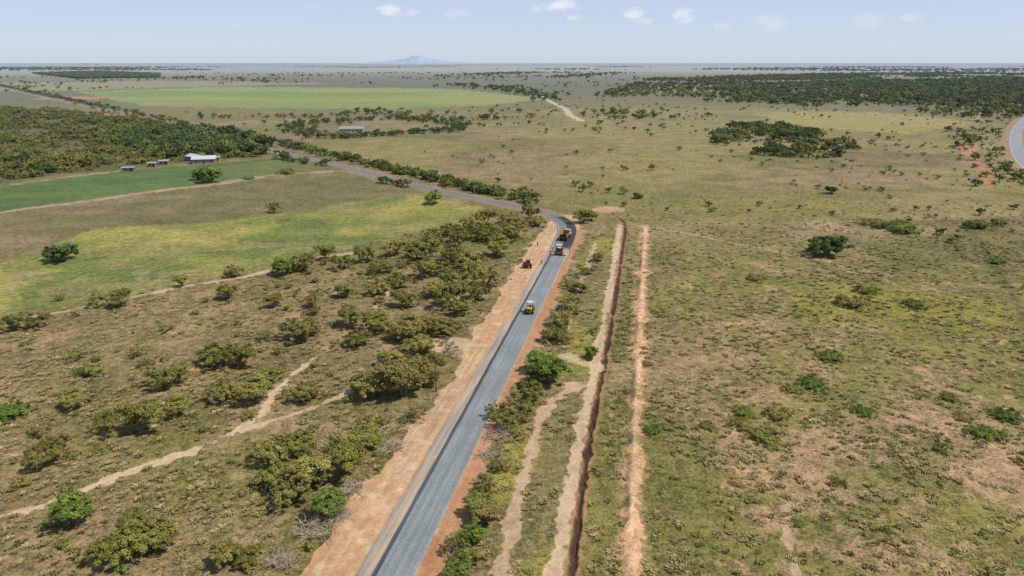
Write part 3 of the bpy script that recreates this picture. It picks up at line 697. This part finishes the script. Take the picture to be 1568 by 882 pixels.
def truck(u,v,head,z):
    e=root('dump_truck',u,v,head,z)
    for s in(-1,1): box('chassis_rail',e,(-.3,s*.4,.95),(7.4,.12,.25),DRK_)
    for x in(2.7,-1.6,-2.95):
        for s in(-1,1):
            cyl('wheel',e,(x,s*1.0,.52),.52,.34,TIRE); cyl('hub',e,(x,s*1.18,.52),.2,.05,STEEL)
    box('cab',e,(3.0,0,1.95),(1.9,2.35,1.75),WHT,.12,taper=(.88,.92)); box('windscreen',e,(3.9,0,2.2),(.06,1.9,.7),GLS,.02,rot=(0,-.12,0)); box('bumper',e,(4.0,0,.8),(.2,2.3,.35),DRK_)
    for s in(-1,1): box('side_window',e,(3.05,s*1.135,2.25),(.9,.04,.6),GLS,.01,rot=(s*.05,0,0)); 
    box('bed_floor',e,(-1.4,0,1.25),(5.0,2.3,.12),YEL2)
    for s in(-1,1):
        box('bed_side',e,(-1.4,s*1.2,1.95),(5.0,.09,1.3),YEL2,rot=(s*-.06,0,0))
        for k in range(5): box('bed_rib',e,(-3.4+k*1.0,s*1.29,1.9),(.12,.08,1.2),YEL2,.01)
    box('headboard',e,(1.15,0,2.1),(.1,2.4,1.6),YEL2); box('cab_guard',e,(1.7,0,2.95),(1.2,2.3,.08),YEL2); box('tailgate',e,(-3.93,0,1.9),(.09,2.35,1.1),DRK_)
    box('asphalt_load',e,(-1.4,0,1.9),(4.5,2.1,1.0),ASPH,.3,taper=(.6,.5)); return e
truck(866,366,hd-.12,.06)
def loader(u,v,head,paint):
    e=root('wheel_loader',u,v,head,0)
    for x,r in((1.1,.5),(-1.1,.72)):
        for s in(-1,1): cyl('wheel',e,(x,s*.85,r),r,.42,TIRE); cyl('rim',e,(x,s*1.07,r),r*.45,.05,YEL)
    box('chassis',e,(0,0,.85),(3.4,.9,.4),DRK_); box('hood',e,(1.1,0,1.4),(1.7,.95,.7),paint,.08,taper=(.92,.85))
    box('cab_base',e,(-.6,0,1.25),(1.3,1.4,.6),paint); box('cab_windows',e,(-.6,0,1.95),(1.2,1.3,.8),GLS,.05,taper=(.9,.9)); box('cab_roof',e,(-.6,0,2.42),(1.4,1.5,.12),paint,.04)
    for s in(-1,1): box('loader_arm',e,(1.7,s*.62,1.0),(2.2,.12,.2),paint,rot=(0,.3,0))
    box('bucket',e,(2.9,0,.45),(.6,2.1,.6),DRK_,.08,taper=(.6,1)); cyl('exhaust',e,(1.3,.25,2.0),.05,.6,DRK_,'z',8,.005)
    return e
BRN=simple('dull_orange_paint',(150,106,70),.15,.5)
loader(808,409,hd+.3,BRN)

# people
SK=simple('skin',(120,84,62),.08,.6); VEST=simple('hi_vis_vest',(214,120,60),.08,.7); SHIRT=simple('shirt_blue',(84,100,130),.1,.8); PANT=simple('work_trousers',(60,64,78),.12,.85); BOOT=simple('boots',(40,34,30),.1,.7); HAT=simple('hard_hat',(226,220,200),.04,.4)
def person(name,u,v,head,stride=0.0,top=VEST,z=0.03,bend=0.0):
    e=root(name,u,v,head,z)
    V=[];E=[];Rr=[]
    def a(p,r,par=None):
        V.append(p);Rr.append(r if isinstance(r,tuple) else (r,r))
        if par is not None: E.append((par,len(V)-1))
        return len(V)-1
    f=bend
    pel=a((0,0,.95),(.16,.12)); wa=a((.02+f*.1,0,1.1),(.14,.11),pel); ch=a((.02+f*.3,0,1.33-f*.05),(.17,.12),wa); nk=a((.03+f*.42,0,1.50-f*.08),.06,ch)
    hb=a((.04+f*.46,0,1.58-f*.1),.075,nk); hm=a((.055+f*.5,0,1.66-f*.1),.098,hb); a((.05+f*.52,0,1.75-f*.1),.07,hm)
    for s in(-1,1):
        sh=a((.02+f*.38,s*.20,1.44-f*.07),.065,ch); el=a((.02+f*.4-s*stride*.3,s*.27,1.16),.045,sh); wr=a((.12+f*.45-s*stride*.5,s*.27,.93),.03,el)
        pm=a((.15+f*.45-s*stride*.55,s*.27,.87),(.04,.02),wr)
        bx,by,bz=V[pm]
        for k,l in enumerate((.07,.085,.08,.06)):
            f1=a((bx+.01+.022*(k-1.5),by-s*.005,bz-.05),.009,pm); a((bx+.02+.022*(k-1.5),by-s*.02,bz-.05-l*.6),.008,f1)
        a((bx+.05,by-s*.01,bz-.01),.010,pm)
        hp=a((0,s*.1,.88),.095,pel); kn=a((.03+s*stride*.45,s*.11,.5),.065,hp); an=a((-.02+s*stride*.8-(.12*abs(stride) if s<0 else 0),s*.11,.1),.045,kn); a((.14+s*stride*.8,s*.12,.05),.045,an)
    me=bpy.data.meshes.new('body_sk'); me.from_pydata(V,E,[]); ob=bpy.data.objects.new('body_tmp',me); COL.objects.link(ob)
    sk=ob.modifiers.new('skin','SKIN'); sk.use_smooth_shade=True
    for i,sv in enumerate(me.skin_vertices[0].data): sv.radius=Rr[i]; sv.use_root=(i==0)
    ss=ob.modifiers.new('ss','SUBSURF'); ss.levels=1; ss.render_levels=1
    dg=bpy.context.evaluated_depsgraph_get(); m2=bpy.data.meshes.new_from_object(ob.evaluated_get(dg)); bpy.data.objects.remove(ob)
    m2.materials.clear()
    for m in(top,PANT,SK,BOOT): m2.materials.append(m)
    for p in m2.polygons:
        c=p.center; p.use_smooth=True
        p.material_index=3 if c.z<.13 else (1 if (c.z<.97 and abs(c.y)<.22) else (2 if (c.z>1.5-f*.08 or c.z<.96) else 0))
    b=bpy.data.objects.new('body',m2); b.parent=e; COL.objects.link(b)
    bm=bmesh.new(); bmesh.ops.create_uvsphere(bm,u_segments=16,v_segments=10,radius=.13)
    for v_ in bm.verts:
        if v_.co.z<0: v_.co.z*=.05; v_.co.x*=1.25; v_.co.y*=1.1
    m3=bpy.data.meshes.new('helmet'); bm.to_mesh(m3); bm.free(); m3.materials.append(HAT); h=bpy.data.objects.new('hard_hat',m3); h.location=(.055+f*.52,0,1.71-f*.1); h.parent=e; COL.objects.link(h)
    for s in(-1,1): box('eye',e,(.148+f*.5,s*.033,1.665-f*.1),(.012,.02,.012),BOOT,.002)
    box('nose',e,(.155+f*.5,0,1.64-f*.1),(.03,.022,.04),SK,.006); box('mouth',e,(.143+f*.5,0,1.605-f*.1),(.01,.045,.01),BOOT,.002)
    return e
hidden=[o for o in COL.objects if o.modifiers]
for o in hidden: o.hide_viewport=True
person('road_worker',829,405,2.2,.35); person('road_worker',823,378,.4,.0,SHIRT,bend=.25); person('road_worker',843,390,1.2,.2); person('road_worker',872,386,2.8,.0); person('road_worker',800,411,.2,.1,SHIRT); person('road_worker',846,386,-.6,.3,VEST)
for o in hidden: o.hide_viewport=False

# buildings
WALL=simple('wall_plaster',(204,198,186),.06); WALL2=simple('wall_concrete',(158,150,140),.1); ROOFW=simple('roof_white_metal',(210,214,220),.06,.5); ROOFG=simple('roof_grey_metal',(164,166,168),.08,.6); DOORM=simple('door_wood',(96,70,52),.1)
def house(name,u,v,L_,D,hh,rise,head,roof,wall):
    e=root(name,u,v,head)
    box('walls',e,(0,0,hh/2),(L_,D,hh),wall,.02)
    ov=.6; V=[(-L_/2-ov,-D/2-ov,hh+.002),(L_/2+ov,-D/2-ov,hh+.002),(L_/2+ov,D/2+ov,hh+.002),(-L_/2-ov,D/2+ov,hh+.002),(-L_/2-ov,0,hh+rise),(L_/2+ov,0,hh+rise)]
    me=bpy.data.meshes.new('roof'); me.from_pydata(V,[],[(0,1,5,4),(3,4,5,2),(0,4,3),(1,2,5),(0,3,2,1)]); me.materials.append(roof); o=bpy.data.objects.new('roof',me); o.parent=e; COL.objects.link(o)
    n=max(2,int(L_/3.5))
    for i in range(n):
        x=-L_/2+(i+.5)*L_/n
        for s in(-1,1):
            if i==n//2: box('door',e,(x,s*(D/2+.012),1.05),(1.0,.06,2.1),DOORM,.01)
            else: box('window',e,(x,s*(D/2+.012),1.6),(1.2,.06,1.0),GLS,.01); box('sill',e,(x,s*(D/2+.05),1.05),(1.4,.14,.08),WALL,.01)
    return e
house('farm_house',314,250,13,8,3,1.8,.25,ROOFW,WALL2); house('farm_house',298,246,7,6,3,1.4,-.6,ROOFW,WALL2); house('farm_shed',331,247,5,5,2.6,1.0,.1,ROOFG,WALL2)
house('farm_shed',252,252,5,3.5,2.3,.8,.2,ROOFG,WALL2); house('farm_shed',234,255,4,3.5,2.2,.7,.2,ROOFG,WALL2); house('farm_shed',198,262,6,3,2.1,.6,.2,ROOFG,WALL2)
house('storage_barn',539,202,21,11,3.2,1.8,.12,ROOFG,WALL)
for (u,v,l,d,h) in [(133,98.8,160,60,24),(150,99.0,120,50,16),(655,100.6,120,50,8),(678,100.4,220,60,9),(700,100.6,150,60,8),(1508,118,40,18,6),(1560,118,50,20,6)]:
    house('industrial_building',u,v,l,d,h,h*.15,.05,ROOFW,WALL)

# utility poles
POLE=simple('pole_concrete',(186,180,170),.08)
POLD=simple('pole_wood',(92,80,66),.15)
def pole(u,v,h,head,mt):
    e=root('utility_pole',u,v,head)
    bm=bmesh.new(); bmesh.ops.create_cone(bm,cap_ends=True,segments=10,radius1=.13,radius2=.08,depth=h); me=bpy.data.meshes.new('shaft'); bm.to_mesh(me); bm.free(); me.materials.append(mt)
    o=bpy.data.objects.new('shaft',me); o.location=(0,0,h/2); o.parent=e; COL.objects.link(o)
    box('crossarm',e,(0,0,h-.6),(1.6,.1,.1),mt,.01)
    for x in(-.7,0,.7): cyl('insulator',e,(x,0,h-.45 if x else h+.08),.05,.18,WHT,'z',8,.01)
for (u,v,h,m) in [(668,600,7.5,POLD),(546,268,8.5,POLE),(421,241,8.5,POLE),(330,219,9,POLE),(640,294,8.5,POLE),(727,314,8.5,POLE),(495,254,8,POLE)]: pole(u,v,h,.6,m)

# distant hill
def hill():
    V=[];Fc=[];n=60;m=14; cx,cy=-3900,30500
    for j in range(m):
        for i in range(n):
            t=i/(n-1)*2-1; s=j/(m-1)*2-1
            prof=max(0,1-abs(t)**1.1)*.55+math.exp(-((t+.05)/.22)**2)*.38
            z=340*prof*max(0,1-s*s)*(1+.12*math.sin(i*1.7)+.08*math.sin(i*.63+2))
            V.append((cx+t*2700,cy+s*1500,z-3))
    for j in range(m-1):
        for i in range(n-1): a=j*n+i; Fc.append((a,a+1,a+n+1,a+n))
    me=bpy.data.meshes.new('hill'); me.from_pydata(V,[],Fc); mm=MB('hill_haze_tint'); f=mm.noise(.001,4)
    mm.out(mm.mix(f,srgb(174,190,208),srgb(180,195,212))); mm.b.inputs['Specular IOR Level'].default_value=0; me.materials.append(mm.m)  # distance haze painted in as a pale blue base colour
    for p in me.polygons: p.use_smooth=True
    o=bpy.data.objects.new('hill',me); COL.objects.link(o)
hill()

# ---------------------------------------------------------------- light
EL=math.radians(57); AZ=math.radians(105)
sd=Vector((math.cos(EL)*math.sin(AZ),math.cos(EL)*math.cos(AZ),math.sin(EL)))
L=bpy.data.lights.new('sun','SUN'); L.energy=3.95; L.angle=math.radians(.53); L.color=(1,.94,.84)
lo=bpy.data.objects.new('sun',L); lo.rotation_euler=sd.to_track_quat('Z','Y').to_euler(); COL.objects.link(lo)
w=bpy.data.worlds.new('World'); scene.world=w; w.use_nodes=True; N=w.node_tree.nodes; K=w.node_tree.links
bg=N['Background']; sky=N.new('ShaderNodeTexSky'); sky.sky_type='NISHITA'; sky.sun_disc=False; sky.sun_elevation=EL; sky.sun_rotation=AZ
sky.air_density=1.0; sky.dust_density=.6; sky.ozone_density=2.0; sky.altitude=50
bg.inputs[1].default_value=0.10
tc=N.new('ShaderNodeTexCoord')
# humid tropical haze over the clear-sky model: pale near the horizon, clearer overhead
sx_=N.new('ShaderNodeSeparateXYZ'); K.new(tc.outputs['Generated'],sx_.inputs[0])
ramp=N.new('ShaderNodeValToRGB'); K.new(sx_.outputs['Z'],ramp.inputs[0])
cr=ramp.color_ramp; cr.elements[0].position=0.0; cr.elements[0].color=(.60,.69,.79,1); cr.elements[1].position=1.0; cr.elements[1].color=(.15,.23,.39,1)
for p,c in ((.025,(.61,.71,.83,1)),(.09,(.53,.64,.85,1)),(.3,(.32,.43,.62,1))):
    el=cr.elements.new(p); el.color=c
sc=N.new('ShaderNodeVectorMath'); sc.operation='SCALE'; sc.inputs['Scale'].default_value=10; K.new(ramp.outputs[0],sc.inputs[0])
m0=N.new('ShaderNodeMix'); m0.data_type='RGBA'; m0.inputs['Factor'].default_value=.92; K.new(sky.outputs[0],m0.inputs['A']); K.new(sc.outputs[0],m0.inputs['B'])
nz=N.new('ShaderNodeTexNoise'); nz.inputs['Scale'].default_value=44; nz.inputs['Detail'].default_value=6; nz.inputs['Roughness'].default_value=.6
mp=N.new('ShaderNodeMapping'); mp.inputs['Scale'].default_value=(1,1,2.2); K.new(tc.outputs['Generated'],mp.inputs[0]); K.new(mp.outputs[0],nz.inputs[0])
tot=None
def mth(op,a,b):
    x=N.new('ShaderNodeMath'); x.operation=op
    for i,k in enumerate((a,b)):
        if isinstance(k,(int,float)): x.inputs[i].default_value=k
        else: K.new(k,x.inputs[i])
    return x.outputs[0]
for (u,v,ru,rv,s) in [(597,16,20,8,.65),(628,19,13,5,.4),(700,22,22,7,.25),(858,8,26,10,.8),(820,14,10,5,.3),(880,28,13,5,.4),(970,20,14,8,.55),(985,33,14,5,.3),(1048,24,17,10,.5),(1105,40,18,5,.25),(1180,34,24,12,.28),(1330,32,24,11,.22),(1395,26,14,6,.24),(357,40,12,4,.16),(480,10,14,5,.16)]:
    a=(u-784)/F; b=(441-v)/F
    d=Vector((a,math.cos(PITCH)+b*math.sin(PITCH),-math.sin(PITCH)+b*math.cos(PITCH))); k=d.length; d.normalize()
    sb=N.new('ShaderNodeVectorMath'); sb.operation='SUBTRACT'; K.new(tc.outputs['Generated'],sb.inputs[0]); sb.inputs[1].default_value=d
    ml=N.new('ShaderNodeVectorMath'); ml.operation='MULTIPLY'; K.new(sb.outputs[0],ml.inputs[0]); sx=F*k/ru*1.0; ml.inputs[1].default_value=(sx,sx,F*k/rv)
    ln=N.new('ShaderNodeVectorMath'); ln.operation='LENGTH'; K.new(ml.outputs[0],ln.inputs[0])
    f=mth('SUBTRACT',1.25,ln.outputs['Value']); f=mth('MAXIMUM',f,0); 
    nn=mth('MULTIPLY',mth('SUBTRACT',nz.outputs['Fac'],.5),4.2); f=mth('ADD',mth('MULTIPLY',f,1.0),mth('MULTIPLY',nn,mth('MINIMUM',mth('MULTIPLY',f,3),1)))
    f=mth('MINIMUM',mth('MAXIMUM',f,0),1); f=mth('MULTIPLY',f,s)
    tot=f if tot is None else mth('MAXIMUM',tot,f)
mx=N.new('ShaderNodeMix'); mx.data_type='RGBA'; K.new(tot,mx.inputs['Factor']); K.new(m0.outputs['Result'],mx.inputs['A']); mx.inputs['B'].default_value=(9.0,9.2,9.5,1)
K.new(mx.outputs['Result'],bg.inputs[0])

cam=bpy.data.cameras.new('camera'); cam.lens=24; cam.sensor_width=36; cam.clip_end=200000; cam.clip_start=.5
co=bpy.data.objects.new('camera',cam); co.location=(0,0,H); co.rotation_euler=(math.pi/2-PITCH,0,0); COL.objects.link(co); scene.camera=co
